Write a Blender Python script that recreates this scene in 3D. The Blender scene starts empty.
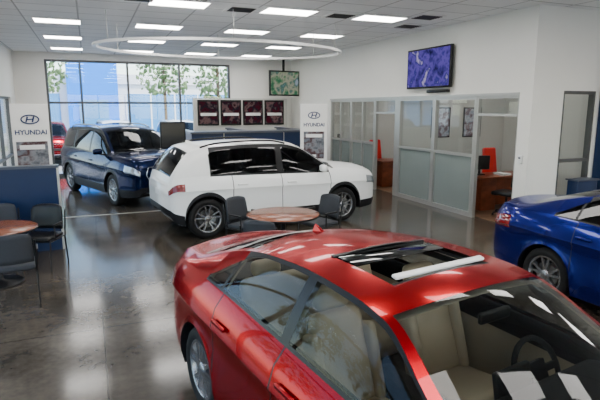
import bpy, bmesh, math, random
from mathutils import Vector, Matrix, Euler
random.seed(4)
C = bpy.context
root = C.scene.collection

# ---------------------------------------------------------------- materials
def new_mat(name):
    m = bpy.data.materials.new(name); m.use_nodes = True
    nt = m.node_tree
    for n in list(nt.nodes): nt.nodes.remove(n)
    out = nt.nodes.new('ShaderNodeOutputMaterial')
    return m, nt, out

def pbr(name, col, rough=0.5, metal=0.0, coat=0.0, noise=0.0, nscale=8.0, bump=0.0, spec=0.5, tint=None):
    m, nt, out = new_mat(name)
    b = nt.nodes.new('ShaderNodeBsdfPrincipled')
    b.inputs['Base Color'].default_value = (*col, 1)
    b.inputs['Roughness'].default_value = rough
    b.inputs['Metallic'].default_value = metal
    b.inputs['Coat Weight'].default_value = coat
    b.inputs['Coat Roughness'].default_value = 0.02
    b.inputs['Specular IOR Level'].default_value = spec
    if tint: b.inputs['Specular Tint'].default_value = (*tint, 1)
    tc = nt.nodes.new('ShaderNodeTexCoord')
    nz = nt.nodes.new('ShaderNodeTexNoise'); nz.inputs['Scale'].default_value = nscale
    nz.inputs['Detail'].default_value = 4
    nt.links.new(tc.outputs['Object'], nz.inputs['Vector'])
    if noise > 0:
        mx = nt.nodes.new('ShaderNodeMix'); mx.data_type = 'RGBA'
        mx.inputs[6].default_value = (*[c*(1-noise) for c in col], 1)
        mx.inputs[7].default_value = (*[min(1, c*(1+noise)) for c in col], 1)
        nt.links.new(nz.outputs['Fac'], mx.inputs[0])
        nt.links.new(mx.outputs[2], b.inputs['Base Color'])
    if bump > 0:
        bp = nt.nodes.new('ShaderNodeBump'); bp.inputs['Strength'].default_value = bump
        bp.inputs['Distance'].default_value = 0.01
        nt.links.new(nz.outputs['Fac'], bp.inputs['Height'])
        nt.links.new(bp.outputs['Normal'], b.inputs['Normal'])
    nt.links.new(b.outputs[0], out.inputs[0])
    return m

def glass(name, tint, f0=.04, refl=(1, 1, 1)):
    m, nt, out = new_mat(name)
    t = nt.nodes.new('ShaderNodeBsdfTransparent'); t.inputs[0].default_value = (*tint, 1)
    g = nt.nodes.new('ShaderNodeBsdfGlossy'); g.inputs['Roughness'].default_value = 0.01
    g.inputs[0].default_value = (*refl, 1)
    lw = nt.nodes.new('ShaderNodeLayerWeight'); lw.inputs[0].default_value = .5
    pw = nt.nodes.new('ShaderNodeMath'); pw.operation = 'POWER'; pw.inputs[1].default_value = 5
    ma = nt.nodes.new('ShaderNodeMath'); ma.operation = 'MULTIPLY_ADD'; ma.inputs[1].default_value = 1-f0; ma.inputs[2].default_value = f0
    nt.links.new(lw.outputs['Facing'], pw.inputs[0]); nt.links.new(pw.outputs[0], ma.inputs[0])
    mx = nt.nodes.new('ShaderNodeMixShader')
    nt.links.new(ma.outputs[0], mx.inputs[0]); nt.links.new(t.outputs[0], mx.inputs[1]); nt.links.new(g.outputs[0], mx.inputs[2])
    nt.links.new(mx.outputs[0], out.inputs[0])
    return m

def frosted(name):
    m, nt, out = new_mat(name)
    t = nt.nodes.new('ShaderNodeBsdfTransparent'); t.inputs[0].default_value = (.75, .8, .78, 1)
    d = nt.nodes.new('ShaderNodeBsdfPrincipled'); d.inputs['Base Color'].default_value = (.24, .28, .27, 1); d.inputs['Roughness'].default_value = .25
    tc = nt.nodes.new('ShaderNodeTexCoord'); w = nt.nodes.new('ShaderNodeTexNoise'); w.inputs['Scale'].default_value = 1.2
    nt.links.new(tc.outputs['Object'], w.inputs['Vector'])
    mr = nt.nodes.new('ShaderNodeMapRange'); mr.inputs[3].default_value = .68; mr.inputs[4].default_value = .88
    nt.links.new(w.outputs['Fac'], mr.inputs[0])
    mx = nt.nodes.new('ShaderNodeMixShader')
    nt.links.new(mr.outputs[0], mx.inputs[0])
    nt.links.new(t.outputs[0], mx.inputs[1]); nt.links.new(d.outputs[0], mx.inputs[2]); nt.links.new(mx.outputs[0], out.inputs[0])
    return m

def emit(name, col, s):
    m, nt, out = new_mat(name)
    e = nt.nodes.new('ShaderNodeEmission'); e.inputs[0].default_value = (*col, 1); e.inputs[1].default_value = s
    nt.links.new(e.outputs[0], out.inputs[0]); return m

def screen(name, cols, scale, s):
    m, nt, out = new_mat(name)
    tc = nt.nodes.new('ShaderNodeTexCoord')
    v = nt.nodes.new('ShaderNodeTexNoise'); v.inputs['Scale'].default_value = scale; v.inputs['Detail'].default_value = 3
    nt.links.new(tc.outputs['Object'], v.inputs['Vector'])
    r = nt.nodes.new('ShaderNodeValToRGB')
    els = r.color_ramp.elements
    n = len(cols)
    els[0].color = (*cols[0], 1); els[0].position = .3; els[1].color = (*cols[-1], 1); els[1].position = .7
    for k in range(1, n-1):
        e = els.new(.3+.4*k/(n-1)); e.color = (*cols[k], 1)
    nt.links.new(v.outputs['Fac'], r.inputs[0])
    e = nt.nodes.new('ShaderNodeEmission'); e.inputs[1].default_value = s
    nt.links.new(r.outputs[0], e.inputs[0]); nt.links.new(e.outputs[0], out.inputs[0]); return m

def floor_mat():
    m, nt, out = new_mat('polished_concrete')
    b = nt.nodes.new('ShaderNodeBsdfPrincipled')
    tc = nt.nodes.new('ShaderNodeTexCoord')
    n1 = nt.nodes.new('ShaderNodeTexNoise'); n1.inputs['Scale'].default_value = .9; n1.inputs['Detail'].default_value = 9; n1.inputs['Roughness'].default_value = .7
    n2 = nt.nodes.new('ShaderNodeTexNoise'); n2.inputs['Scale'].default_value = 14; n2.inputs['Detail'].default_value = 6
    br = nt.nodes.new('ShaderNodeTexBrick'); br.offset = 0
    br.inputs['Scale'].default_value = 1; br.inputs['Brick Width'].default_value = 1.83; br.inputs['Row Height'].default_value = 1.83
    br.inputs['Mortar Size'].default_value = .008; br.inputs['Color1'].default_value = (1, 1, 1, 1); br.inputs['Color2'].default_value = (.78, .78, .78, 1)
    br.inputs['Mortar'].default_value = (.3, .28, .26, 1)
    for n in (n1, n2, br): nt.links.new(tc.outputs['Object'], n.inputs['Vector'])
    r = nt.nodes.new('ShaderNodeValToRGB')
    r.color_ramp.elements[0].color = (.036, .029, .022, 1); r.color_ramp.elements[0].position = .32
    r.color_ramp.elements[1].color = (.125, .104, .078, 1); r.color_ramp.elements[1].position = .68
    ad = nt.nodes.new('ShaderNodeMath'); ad.operation = 'MULTIPLY_ADD'; ad.inputs[1].default_value = .3
    nt.links.new(n2.outputs['Fac'], ad.inputs[0])
    sb = nt.nodes.new('ShaderNodeMath'); sb.operation = 'SUBTRACT'; sb.inputs[1].default_value = .15
    nt.links.new(n1.outputs['Fac'], sb.inputs[0]); nt.links.new(sb.outputs[0], ad.inputs[2])
    nt.links.new(ad.outputs[0], r.inputs[0])
    mx = nt.nodes.new('ShaderNodeMix'); mx.data_type = 'RGBA'; mx.blend_type = 'MULTIPLY'; mx.inputs[0].default_value = 1
    nt.links.new(r.outputs[0], mx.inputs[6]); nt.links.new(br.outputs['Color'], mx.inputs[7])
    nt.links.new(mx.outputs[2], b.inputs['Base Color'])
    mr = nt.nodes.new('ShaderNodeMapRange'); mr.inputs[3].default_value = .08; mr.inputs[4].default_value = .20
    nt.links.new(n1.outputs['Fac'], mr.inputs[0]); nt.links.new(mr.outputs[0], b.inputs['Roughness'])
    b.inputs['Specular IOR Level'].default_value = .38
    bp = nt.nodes.new('ShaderNodeBump'); bp.inputs['Strength'].default_value = .02
    nt.links.new(n1.outputs['Fac'], bp.inputs['Height']); nt.links.new(bp.outputs[0], b.inputs['Normal'])
    nt.links.new(b.outputs[0], out.inputs[0]); return m

def ceil_mat():
    m, nt, out = new_mat('ceiling_tile')
    b = nt.nodes.new('ShaderNodeBsdfPrincipled'); b.inputs['Roughness'].default_value = .8
    tc = nt.nodes.new('ShaderNodeTexCoord')
    mp = nt.nodes.new('ShaderNodeMapping'); mp.inputs['Location'].default_value = (.05, .05, 0)
    br = nt.nodes.new('ShaderNodeTexBrick'); br.offset = 0; br.inputs['Scale'].default_value = 1
    br.inputs['Brick Width'].default_value = 1.0; br.inputs['Row Height'].default_value = .6875; br.inputs['Mortar Size'].default_value = .016
    br.inputs['Color1'].default_value = (.86, .87, .88, 1); br.inputs['Color2'].default_value = (.80, .81, .82, 1); br.inputs['Mortar'].default_value = (.46, .46, .47, 1)
    nt.links.new(tc.outputs['Object'], mp.inputs[0]); nt.links.new(mp.outputs[0], br.inputs['Vector'])
    nz = nt.nodes.new('ShaderNodeTexNoise'); nz.inputs['Scale'].default_value = 90
    nt.links.new(tc.outputs['Object'], nz.inputs['Vector'])
    bp = nt.nodes.new('ShaderNodeBump'); bp.inputs['Strength'].default_value = .2; bp.inputs['Distance'].default_value = .005
    nt.links.new(nz.outputs['Fac'], bp.inputs['Height']); nt.links.new(bp.outputs[0], b.inputs['Normal'])
    nt.links.new(br.outputs['Color'], b.inputs['Base Color']); nt.links.new(b.outputs[0], out.inputs[0]); return m

def wood_mat(name, c1, c2, rough=.3):
    m, nt, out = new_mat(name)
    b = nt.nodes.new('ShaderNodeBsdfPrincipled'); b.inputs['Roughness'].default_value = rough
    tc = nt.nodes.new('ShaderNodeTexCoord'); mp = nt.nodes.new('ShaderNodeMapping'); mp.inputs['Scale'].default_value = (1.5, 14, 3)
    nz = nt.nodes.new('ShaderNodeTexNoise'); nz.inputs['Scale'].default_value = 2.5; nz.inputs['Detail'].default_value = 6
    nt.links.new(tc.outputs['Object'], mp.inputs[0]); nt.links.new(mp.outputs[0], nz.inputs['Vector'])
    r = nt.nodes.new('ShaderNodeValToRGB'); r.color_ramp.elements[0].color = (*c1, 1); r.color_ramp.elements[1].color = (*c2, 1)
    r.color_ramp.elements[0].position = .35; r.color_ramp.elements[1].position = .65
    nt.links.new(nz.outputs['Fac'], r.inputs[0]); nt.links.new(r.outputs[0], b.inputs['Base Color']); nt.links.new(b.outputs[0], out.inputs[0])
    return m

M = {}
M['wall'] = pbr('wall_paint', (.81, .80, .76), .7, noise=.02, nscale=3)
M['wall2'] = pbr('office_wall_paint', (.60, .60, .57), .7, noise=.02, nscale=3)
M['floor'] = floor_mat(); M['ceil'] = ceil_mat()
M['navy'] = pbr('navy_laminate', (.006, .020, .07), .35, noise=.1, spec=.3)
M['alu'] = pbr('brushed_aluminium', (.46, .46, .44), .35, .6, noise=.05, nscale=30)
M['dalu'] = pbr('dark_bronze_frame', (.10, .10, .10), .4, .5, noise=.05)
M['black'] = pbr('black_plastic', (.006, .006, .007), .35, noise=.1, spec=.3)
M['clad'] = pbr('cladding_plastic', (.010, .010, .012), .55, noise=.1, nscale=60, spec=.25)
M['chrome'] = pbr('chrome', (.75, .75, .76), .12, 1.0, noise=.02)
M['rim'] = pbr('alloy_rim', (.30, .30, .31), .25, .9, noise=.03)
M['rimdark'] = pbr('rim_dark', (.008, .008, .009), .35, .0, noise=.05)
M['tire'] = pbr('tire_rubber', (.008, .008, .008), .75, noise=.1, nscale=40, spec=.3)
M['wglass'] = glass('window_glass', (.96, .98, .975), .03)
M['cglass'] = glass('car_glass', (.50, .53, .51), .018)
M['tglass'] = glass('car_glass_tinted', (.06, .065, .07), .025)
M['frost'] = frosted('frosted_glass')
M['lightpanel'] = emit('light_panel', (1, .97, .93), 18.5)
M['white'] = pbr('white_gloss_plastic', (.80, .80, .79), .3, noise=.01)
M['wood'] = wood_mat('cherry_wood', (.14, .03, .010), (.26, .065, .025))
M['wood2'] = wood_mat('table_wood', (.16, .045, .02), (.27, .085, .04), .22)
M['grey'] = pbr('grey_fabric', (.030, .033, .040), .8, noise=.2, nscale=60, bump=.2)
M['greytop'] = pbr('grey_counter', (.05, .06, .09), .3, noise=.08, nscale=20)
M['beige'] = pbr('beige_leather', (.50, .40, .28), .5, noise=.05, nscale=20, bump=.1)
M['liner'] = pbr('headliner', (.34, .30, .24), .9, noise=.03)
M['dash'] = pbr('dashboard', (.012, .012, .014), .6, noise=.1, nscale=50, bump=.1, spec=.2)
M['headl'] = pbr('headlamp', (.45, .47, .5), .08, .6, 1.0, noise=.3, nscale=25)
M['tail'] = pbr('tail_lamp', (.16, .001, .003), .10, 0, .6, noise=.5, nscale=25)
M['redpl'] = pbr('red_fabric', (.65, .015, .01), .5, noise=.05)
M['asphalt'] = pbr('asphalt', (.36, .36, .35), .9, noise=.15, nscale=4)
M['grass'] = pbr('grass', (.10, .19, .04), .95, noise=.4, nscale=6)
M['bglass'] = pbr('blue_facade', (.0, .22, .85), .35, 0, noise=.1, nscale=.6, spec=.2)
M['facw'] = pbr('facade_window', (.08, .30, .60), .15, 0, noise=.3, nscale=.5)
M['leaf'] = pbr('foliage', (.17, .26, .11), .8, noise=.5, nscale=3, bump=.5)
M['bark'] = pbr('bark', (.12, .08, .05), .9, noise=.3, nscale=12)
M['carpet'] = pbr('office_carpet', (.14, .07, .035), .5, noise=.2, nscale=40)
M['paper'] = pbr('paper', (.8, .8, .8), .6, noise=.02)
M['logo'] = pbr('logo_blue', (.01, .03, .12), .3, noise=.05)
M['scr1'] = screen('tv_picture_blue', [(.01, .01, .05), (.05, .04, .22), (.12, .08, .40), (.03, .03, .2), (.40, .34, .6)], 4, 1.0)
M['scr2'] = screen('tv_picture_green', [(.02, .05, .06), (.05, .16, .08), (.3, .3, .22), (.04, .12, .10), (.25, .3, .35)], 3, .9)
M['scr3'] = screen('poster_print', [(.015, .015, .02), (.08, .01, .02), (.02, .02, .03), (.2, .12, .12), (.04, .015, .02)], 4, .6)
M['scr4'] = screen('brochure_print', [(.06, .07, .09), (.35, .37, .4), (.12, .06, .06), (.25, .28, .32)], 5, .6)

# ---------------------------------------------------------------- helpers
def add_obj(name, me, parent=None, mats=(), smooth=False):
    o = bpy.data.objects.new(name, me); root.objects.link(o)
    for m in mats: me.materials.append(m)
    if smooth:
        for p in me.polygons: p.use_smooth = True
    if parent: o.parent = parent
    return o

def empty(name, loc=(0, 0, 0), rz=0):
    o = bpy.data.objects.new(name, None); root.objects.link(o)
    o.location = loc; o.rotation_euler = (0, 0, rz); o.empty_display_size = .2
    return o

def boxes(name, bl, mat, parent=None, bevel=0):
    bm = bmesh.new()
    for (x0, x1, y0, y1, z0, z1) in bl:
        mt = Matrix.Translation(((x0+x1)/2, (y0+y1)/2, (z0+z1)/2)) @ Matrix.Diagonal((x1-x0, y1-y0, z1-z0, 1))
        bmesh.ops.create_cube(bm, size=1, matrix=mt)
    if bevel > 0:
        bmesh.ops.bevel(bm, geom=bm.edges[:], offset=bevel, segments=2, affect='EDGES', profile=.6)
    me = bpy.data.meshes.new(name); bm.to_mesh(me); bm.free()
    return add_obj(name, me, parent, [mat])

def rbox(name, size, loc, mat, parent=None, bevel=.02, rot=(0, 0, 0), seg=3, taper=None):
    bm = bmesh.new()
    bmesh.ops.create_cube(bm, size=1, matrix=Matrix.Diagonal((*size, 1)))
    if taper:
        for v in bm.verts:
            if v.co.z > 0: v.co.x *= taper[0]; v.co.y *= taper[1]
    bmesh.ops.bevel(bm, geom=bm.edges[:], offset=min(bevel, min(size)*.49), segments=seg, affect='EDGES', profile=.5)
    me = bpy.data.meshes.new(name); bm.to_mesh(me); bm.free()
    o = add_obj(name, me, parent, [mat], smooth=True)
    o.location = loc; o.rotation_euler = rot
    return o

def lathe(bm, prof, n=40, axis='Z', mi=0, org=(0, 0, 0)):
    rings = []
    for k in range(n):
        a = 2*math.pi*k/n
        ring = []
        for r, h in prof:
            if axis == 'Z': p = (r*math.cos(a), r*math.sin(a), h)
            else: p = (r*math.cos(a), h, r*math.sin(a))
            ring.append(bm.verts.new((p[0]+org[0], p[1]+org[1], p[2]+org[2])))
        rings.append(ring)
    for k in range(n):
        A = rings[k]; B = rings[(k+1) % n]
        for j in range(len(prof)-1):
            f = bm.faces.new((A[j], B[j], B[j+1], A[j+1])); f.material_index = mi; f.smooth = True

def lathe_obj(name, prof, mat, parent=None, n=40, loc=(0, 0, 0)):
    bm = bmesh.new(); lathe(bm, prof, n)
    bmesh.ops.remove_doubles(bm, verts=bm.verts, dist=1e-5)
    bmesh.ops.recalc_face_normals(bm, faces=bm.faces)
    me = bpy.data.meshes.new(name); bm.to_mesh(me); bm.free()
    o = add_obj(name, me, parent, [mat]); o.location = loc; return o

def tube(name, pts, r, mat, parent=None, cyclic=False, poly=False):
    cu = bpy.data.curves.new(name, 'CURVE'); cu.dimensions = '3D'; cu.bevel_depth = r; cu.bevel_resolution = 3
    if poly:
        s = cu.splines.new('POLY'); s.points.add(len(pts)-1)
        for i, p in enumerate(pts): s.points[i].co = (*p, 1)
    else:
        s = cu.splines.new('NURBS'); s.points.add(len(pts)-1)
        for i, p in enumerate(pts): s.points[i].co = (*p, 1)
        s.order_u = 4; s.use_endpoint_u = not cyclic
    s.use_cyclic_u = cyclic
    cu.use_fill_caps = True
    o = bpy.data.objects.new(name, cu); root.objects.link(o); cu.materials.append(mat)
    if parent: o.parent = parent
    return o

def text(name, s, size, loc, rot, mat, parent):
    cu = bpy.data.curves.new(name, 'FONT'); cu.body = s; cu.size = size; cu.align_x = 'CENTER'; cu.align_y = 'CENTER'; cu.extrude = .004
    cu.offset = .003
    o = bpy.data.objects.new(name, cu); root.objects.link(o); cu.materials.append(mat)
    o.location = loc; o.rotation_euler = rot; o.parent = parent; return o

def pchip(keys):
    xs = [k[0] for k in keys]; ys = [k[1] for k in keys]; n = len(xs)
    h = [xs[i+1]-xs[i] for i in range(n-1)]; d = [(ys[i+1]-ys[i])/h[i] for i in range(n-1)]
    m = [0]*n; m[0] = d[0]; m[-1] = d[-1]
    for i in range(1, n-1):
        if d[i-1]*d[i] <= 0: m[i] = 0
        else:
            w1 = 2*h[i]+h[i-1]; w2 = h[i]+2*h[i-1]
            m[i] = (w1+w2)/(w1/d[i-1]+w2/d[i])
    def f(x):
        if x <= xs[0]: return ys[0]
        if x >= xs[-1]: return ys[-1]
        for i in range(n-1):
            if x <= xs[i+1]: break
        t = (x-xs[i])/h[i]
        return (ys[i]*(2*t**3-3*t*t+1)+h[i]*m[i]*(t**3-2*t*t+t)+ys[i+1]*(-2*t**3+3*t*t)+h[i]*m[i+1]*(t**3-t*t))
    return f

# ---------------------------------------------------------------- car
def wheel_mesh(r, w, nsp=5, rim_ratio=.70):
    bm = bmesh.new()
    rr = r*rim_ratio
    tire = [(rr, .012), (rr+.012, 0), (r-.045, -.006), (r-.014, .012), (r, .04), (r, w-.04), (r-.014, w-.012), (rr, w)]
    lathe(bm, tire, 48, 'Y', 0)
    rim = [(rr, .012), (rr-.012, .004), (rr-.022, .016), (rr-.03, .06), (rr-.035, w-.02)]
    lathe(bm, rim, 48, 'Y', 1)
    lathe(bm, [(rr-.03, .10), (.001, .10)], 48, 'Y', 2)
    lathe(bm, [(.15*r/.33, .06), (.15*r/.33, .085), (.001, .085)], 32, 'Y', 3)
    lathe(bm, [(.001, .008), (.045, .010), (.06, .022), (.065, .05)], 24, 'Y', 1)
    for k in range(nsp):
        for off in (-.17, .17):
            a = 2*math.pi*k/nsp+math.pi/2
            r0, r1 = .045, rr-.012
            a0, a1 = a+off*.9, a+off*1.35
            def P(rad, ang, dy, side, wd):
                return (rad*math.cos(ang)-side*wd*math.sin(ang), dy, rad*math.sin(ang)+side*wd*math.cos(ang))
            vs = []
            for (rad, ang, wd, y0) in ((r0, a0, .017, .02), (r1, a1, .013, .012)):
                for side in (-1, 1):
                    vs.append(bm.verts.new(P(rad, ang, y0, side, wd)))
                    vs.append(bm.verts.new(P(rad, ang, y0+.04, side, wd*1.4)))
            for q in ((0, 2, 6, 4), (0, 4, 5, 1), (2, 3, 7, 6)):
                f = bm.faces.new([vs[i] for i in q]); f.material_index = 1
    bmesh.ops.remove_doubles(bm, verts=bm.verts, dist=1e-5)
    bmesh.ops.recalc_face_normals(bm, faces=bm.faces)
    me = bpy.data.meshes.new('wheel'); bm.to_mesh(me); bm.free()
    for m in (M['tire'], M['rim'], M['rimdark'], M['alu']): me.materials.append(m)
    return me

def build_car(name, P, loc, rz, paint, glassm, seatm, sunroof=False, suv=False, interior=True):
    E = empty(name, loc, rz)
    F = {k: pchip(P[k]) for k in ('belt', 'wmax', 'rz', 'ry', 'cz', 'bow', 'rock')}
    xr, xf = P['xr'], P['xf']; wc = P['wc']; R = P['R']; zc = P['wr']
    sp = [xr, xf, P['cowl'], P['cowl']+.06, P['header'], P['rg0'], P['rg1'], P['dlo_r'], P['dlo_f'], P['dlo_r']+.02, P['dlo_f']-.02]
    SW = .0065
    for s in P['seams']: sp += [s-SW, s+SW]
    for a, b in P['pillars']: sp += [a, b]
    if sunroof: sp += [P['sr'][0], P['sr'][1], P['sr'][0]-.02, P['sr'][1]+.02]
    for s in P['extra']: sp.append(s)
    sp += [P['hl'], P['tl']]
    for c in wc:
        for k in range(0, 17):
            sp.append(c+R*math.cos(math.pi*k/16))
        sp += [c-R-.006, c+R+.006]
    for e in (.02, .045, .08, .12, .17): sp += [xr+e, xf-e]
    sp = sorted(sp)
    xs = [sp[0]]
    for s in sp[1:]:
        if s-xs[-1] > .0025: xs.append(s)
    reg = [xr+(xf-xr)*k/70 for k in range(71)]
    for g in reg:
        if min(abs(g-s) for s in xs) > .022: xs.append(g)
    xs = sorted(xs)
    fl = [0, .11, .22, .38, .54, .69, .735, .89, 1]
    st = [.08, .36, .52, .7, .86, 1]
    sh = P.get('sh', .90)
    prof = pchip([(0, .95), (.11, .975), (.22, .986), (.38, .984), (.54, .978), (.69, .982), (.735, 1.0), (.89, .5*(sh+1)+.018), (1, sh)])
    gt = pchip(P['gt'])
    grid = []
    for x in xs:
        rock = F['rock'](x); zb = F['belt'](x); W = F['wmax'](x)
        zl = rock
        for c in wc:
            dx = abs(x-c)
            if dx <= R+.001: zl = max(zl, zc+math.sqrt(max(0, R*R-dx*dx)))
        row = []
        for j, f in enumerate(fl):
            z = rock+(zb-rock)*f
            if j == 0: z = zl
            else: z = max(z, zl+(.065 if suv else .03)+(j-1)*.004)
            t = (z-rock)/(zb-rock)
            y = W*prof(min(1, t))
            da = min(abs(math.hypot(x-c, max(z, zc)-zc)-R) if math.hypot(x-c, max(z, zc)-zc) >= R-.02 else 0 for c in wc)
            y += .02*math.exp(-da/.05)
            row.append((x, y, z))
        yb = row[-1][1]; zbb = row[-1][2]
        zr = max(F['rz'](x), zbb+.012); yr = min(F['ry'](x), yb-.012); cz = max(F['cz'](x), zr+.004)
        g4 = gt(x); g1 = min(.06, g4*.5)
        for g in (g1, g1+(g4-g1)/3, g1+(g4-g1)*2/3, g4, 1):
            hb = (zr-zbb)
            row.append((x, yb+(yr-yb)*g+.16*hb*g*(1-g), zbb+hb*g))
        for s in st:
            q = 1-(1-s)**2
            row.append((x+F['bow'](x)*q, yr*(1-s), zr+(cz-zr)*q))
        grid.append(row)
    N = len(xs); NR = len(grid[0])
    bm = bmesh.new()
    VR = []; VL = []; lipR = []; lipL = []
    for row in grid:
        r_ = []; l_ = []
        for j, p in enumerate(row):
            if j == NR-1:
                v = bm.verts.new((p[0], 0, p[2])); r_.append(v); l_.append(v)
            else:
                r_.append(bm.verts.new((p[0], -p[1], p[2]))); l_.append(bm.verts.new((p[0], p[1], p[2])))
        VR.append(r_); VL.append(l_)
        p = row[0]
        lipR.append(bm.verts.new((p[0], -(p[1]-.10), p[2]+.01))); lipL.append(bm.verts.new((p[0], p[1]-.10, p[2]+.01)))
    def slot(x, j):
        if j <= 7:
            for s in P['seams']:
                if abs(x-s) < SW and j > 0: return 2
            if suv and j == 0: return 5
            if suv and j == 1 and not any(abs(x-c) < R+.02 for c in wc): return 5
            if (j in P['hlrows']) and x > P['hl']: return 3
            if (j in P['tlrows']) and x < P['tl']: return 4
            return 0
        if j == 8: return 2 if P['dlo_r'] < x < P['dlo_f'] else 0
        if 9 <= j <= 11:
            if P['dlo_r'] < x < P['dlo_f']:
                if x < P['dlo_r']+.02 or x > P['dlo_f']-.02: return 2
                for a, b in P['pillars']:
                    if a < x < b: return 2
                return 1
            return 0
        if j == 12 and gt(x) > .8: return 2 if P['dlo_r'] < x < P['dlo_f'] else 0
        if j >= 13:
            if P['cowl'] < x < P['cowl']+.06: return 2
            if j >= 14 and (P['header'] < x < P['cowl'] or P['rg0'] < x < P['rg1']): return 1
            if sunroof and j >= 15:
                a, b = P['sr']
                if a < x < b: return -1
                if a-.02 < x < a or b < x < b+.02: return 2
        return 0
    kill = []
    for i in range(N-1):
        xm = (xs[i]+xs[i+1])/2
        for j in range(NR-1):
            s = slot(xm, j)
            for V, flip in ((VR, False), (VL, True)):
                q = [V[i][j], V[i+1][j], V[i+1][j+1], V[i][j+1]]
                if flip: q.reverse()
                f = bm.faces.new(q); f.smooth = True
                f.material_index = max(s, 0)
                if s < 0: kill.append(f)
        for V, Lp in ((VR, lipR), (VL, lipL)):
            f = bm.faces.new([Lp[i], Lp[i+1], V[i+1][0], V[i][0]]); f.material_index = 5
    for i in (0, N-1):
        for j in range(NR-1):
            a, b, c, d = VR[i][j], VR[i][j+1], VL[i][j+1], VL[i][j]
            vs = [a, b, c, d] if b != c else [a, b, d]
            f = bm.faces.new(vs)
            f.material_index = 5 if (j <= 1) else 0
            f.smooth = True
    bmesh.ops.recalc_face_normals(bm, faces=[f for f in bm.faces])
    bmesh.ops.delete(bm, geom=kill, context='FACES_ONLY')
    for V in (VR, VL):
        for i in range(N-1):
            for j in (6, 8, 13):
                e = bm.edges.get((V[i][j], V[i+1][j]))
                if e and (j == 6 or P['dlo_r']-.05 < xs[i] < P['dlo_f']): e.smooth = False
    me = bpy.data.meshes.new('body'); bm.to_mesh(me); bm.free()
    add_obj('body', me, E, [paint, glassm, M['black'], M['headl'], M['tail'], M['clad']])
    if interior:
        bm = bmesh.new()
        x0, x1 = P['cab']
        for sgn in (-1, 1):
            vg = {}
            for i in range(N):
                for j in range(2, NR):
                    p = grid[i][j]
                    if j < 9: q = (p[0], sgn*(p[1]-.06), p[2])
                    elif j < 13: q = (p[0], sgn*(p[1]-.035), p[2]-.01)
                    else: q = (p[0], sgn*max(0, p[1]-.02), p[2]-.04)
                    vg[(i, j)] = bm.verts.new(q)
            for i in range(N-1):
                xm = (xs[i]+xs[i+1])/2
                if not (x0 < xm < x1): continue
                for j in range(2, NR-1):
                    s = slot(xm, j)
                    if s in (1, -1): continue
                    if j >= 13 and not (P['rg1']-.02 < xm < P['header']+.02): continue
                    f = bm.faces.new([vg[(i, j)], vg[(i+1, j)], vg[(i+1, j+1)], vg[(i, j+1)]]); f.smooth = True
                    f.material_index = (2 if j >= 6 else 0) if j < 9 else 1
        bmesh.ops.delete(bm, geom=[v for v in bm.verts if not v.link_faces], context='VERTS')
        me = bpy.data.meshes.new('cabin_liner'); bm.to_mesh(me); bm.free()
        add_obj('cabin_liner', me, E, [seatm, M['liner'], M['dash']])
    Wm = P['W']/2
    boxes('floor_pan', [(xr+.25, wc[0]-R-.02, -Wm*.8, Wm*.8, .24, .30), (wc[0]-R-.02, wc[1]+R+.02, -Wm*.62, Wm*.62, .22, .34), (wc[0]+R, wc[1]-R, -Wm*.90, Wm*.90, .22, .30), (wc[1]+R, xf-.3, -Wm*.7, Wm*.7, .24, .3)], M['black'], E)
    bm = bmesh.new()
    for c in wc:
        for sgn in (-1, 1):
            n = 20; ring = []
            for k in range(n+1):
                a = -.25+(math.pi+.5)*k/n
                px = c+(R+.004)*math.cos(a); pz = zc+(R+.004)*math.sin(a)
                ring.append((bm.verts.new((px, sgn*(Wm*.93), pz)), bm.verts.new((px, sgn*(Wm*.93-.3), pz)), ))
            cen = bm.verts.new((c, sgn*(Wm*.93-.3), zc))
            for k in range(n):
                bm.faces.new((ring[k][0], ring[k+1][0], ring[k+1][1], ring[k][1])); bm.faces.new((ring[k][1], ring[k+1][1], cen))
    me = bpy.data.meshes.new('wheel_wells'); bm.to_mesh(me); bm.free(); add_obj('wheel_wells', me, E, [M['black']])
    wm = wheel_mesh(zc, .215, P.get('nsp', 5))
    for i, c in enumerate(wc):
        for k, sgn in enumerate((-1, 1)):
            o = bpy.data.objects.new('wheel_%d' % (i*2+k+1), wm); root.objects.link(o); o.parent = E
            o.location = (c, sgn*(Wm-.035), zc); o.rotation_euler = (0, 0.2*i, 0 if sgn < 0 else math.pi)
    for k, sgn in enumerate((-1, 1)):
        mx = P['mir']; yb = F['wmax'](mx)*sh; zb = F['belt'](mx)
        rbox('mirror_%d' % (k+1), (.12, .22, .14), (mx, sgn*(yb+.16), zb+.10), paint, E, .05, (0, 0, sgn*.15))
        rbox('mirror_stalk_%d' % (k+1), (.07, .14, .04), (mx+.01, sgn*(yb+.03), zb+.03), M['black'], E, .015)
        for q, hx in enumerate(P['handles']):
            hz = F['rock'](hx)+(F['belt'](hx)-F['rock'](hx))*.82
            hy = F['wmax'](hx)*.985+.010
            rbox('door_handle_%d' % (k*2+q+1), (.20, .028, .034), (hx, sgn*hy, hz), paint, E, .012)
    gz0, gz1, gw = P['grille']
    bm = bmesh.new()
    pts = [(-gw*.75, gz0), (gw*.75, gz0), (gw, gz0+(gz1-gz0)*.6), (gw*.9, gz1), (-gw*.9, gz1), (-gw, gz0+(gz1-gz0)*.6)]
    a = [bm.verts.new((xf+.012-abs(p[0])*.03, p[0], p[1])) for p in pts]; b = [bm.verts.new((xf-.06, p[0], p[1])) for p in pts]
    bm.faces.new(a)
    for i in range(6): bm.faces.new((a[i], b[i], b[(i+1) % 6], a[(i+1) % 6]))
    me = bpy.data.meshes.new('grille'); bm.to_mesh(me); bm.free(); add_obj('grille', me, E, [M['rimdark']])
    tube('grille_frame', [(xf+.014-abs(p[0])*.03, p[0], p[1]) for p in pts], .014, M['chrome'], E, True, True)
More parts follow.
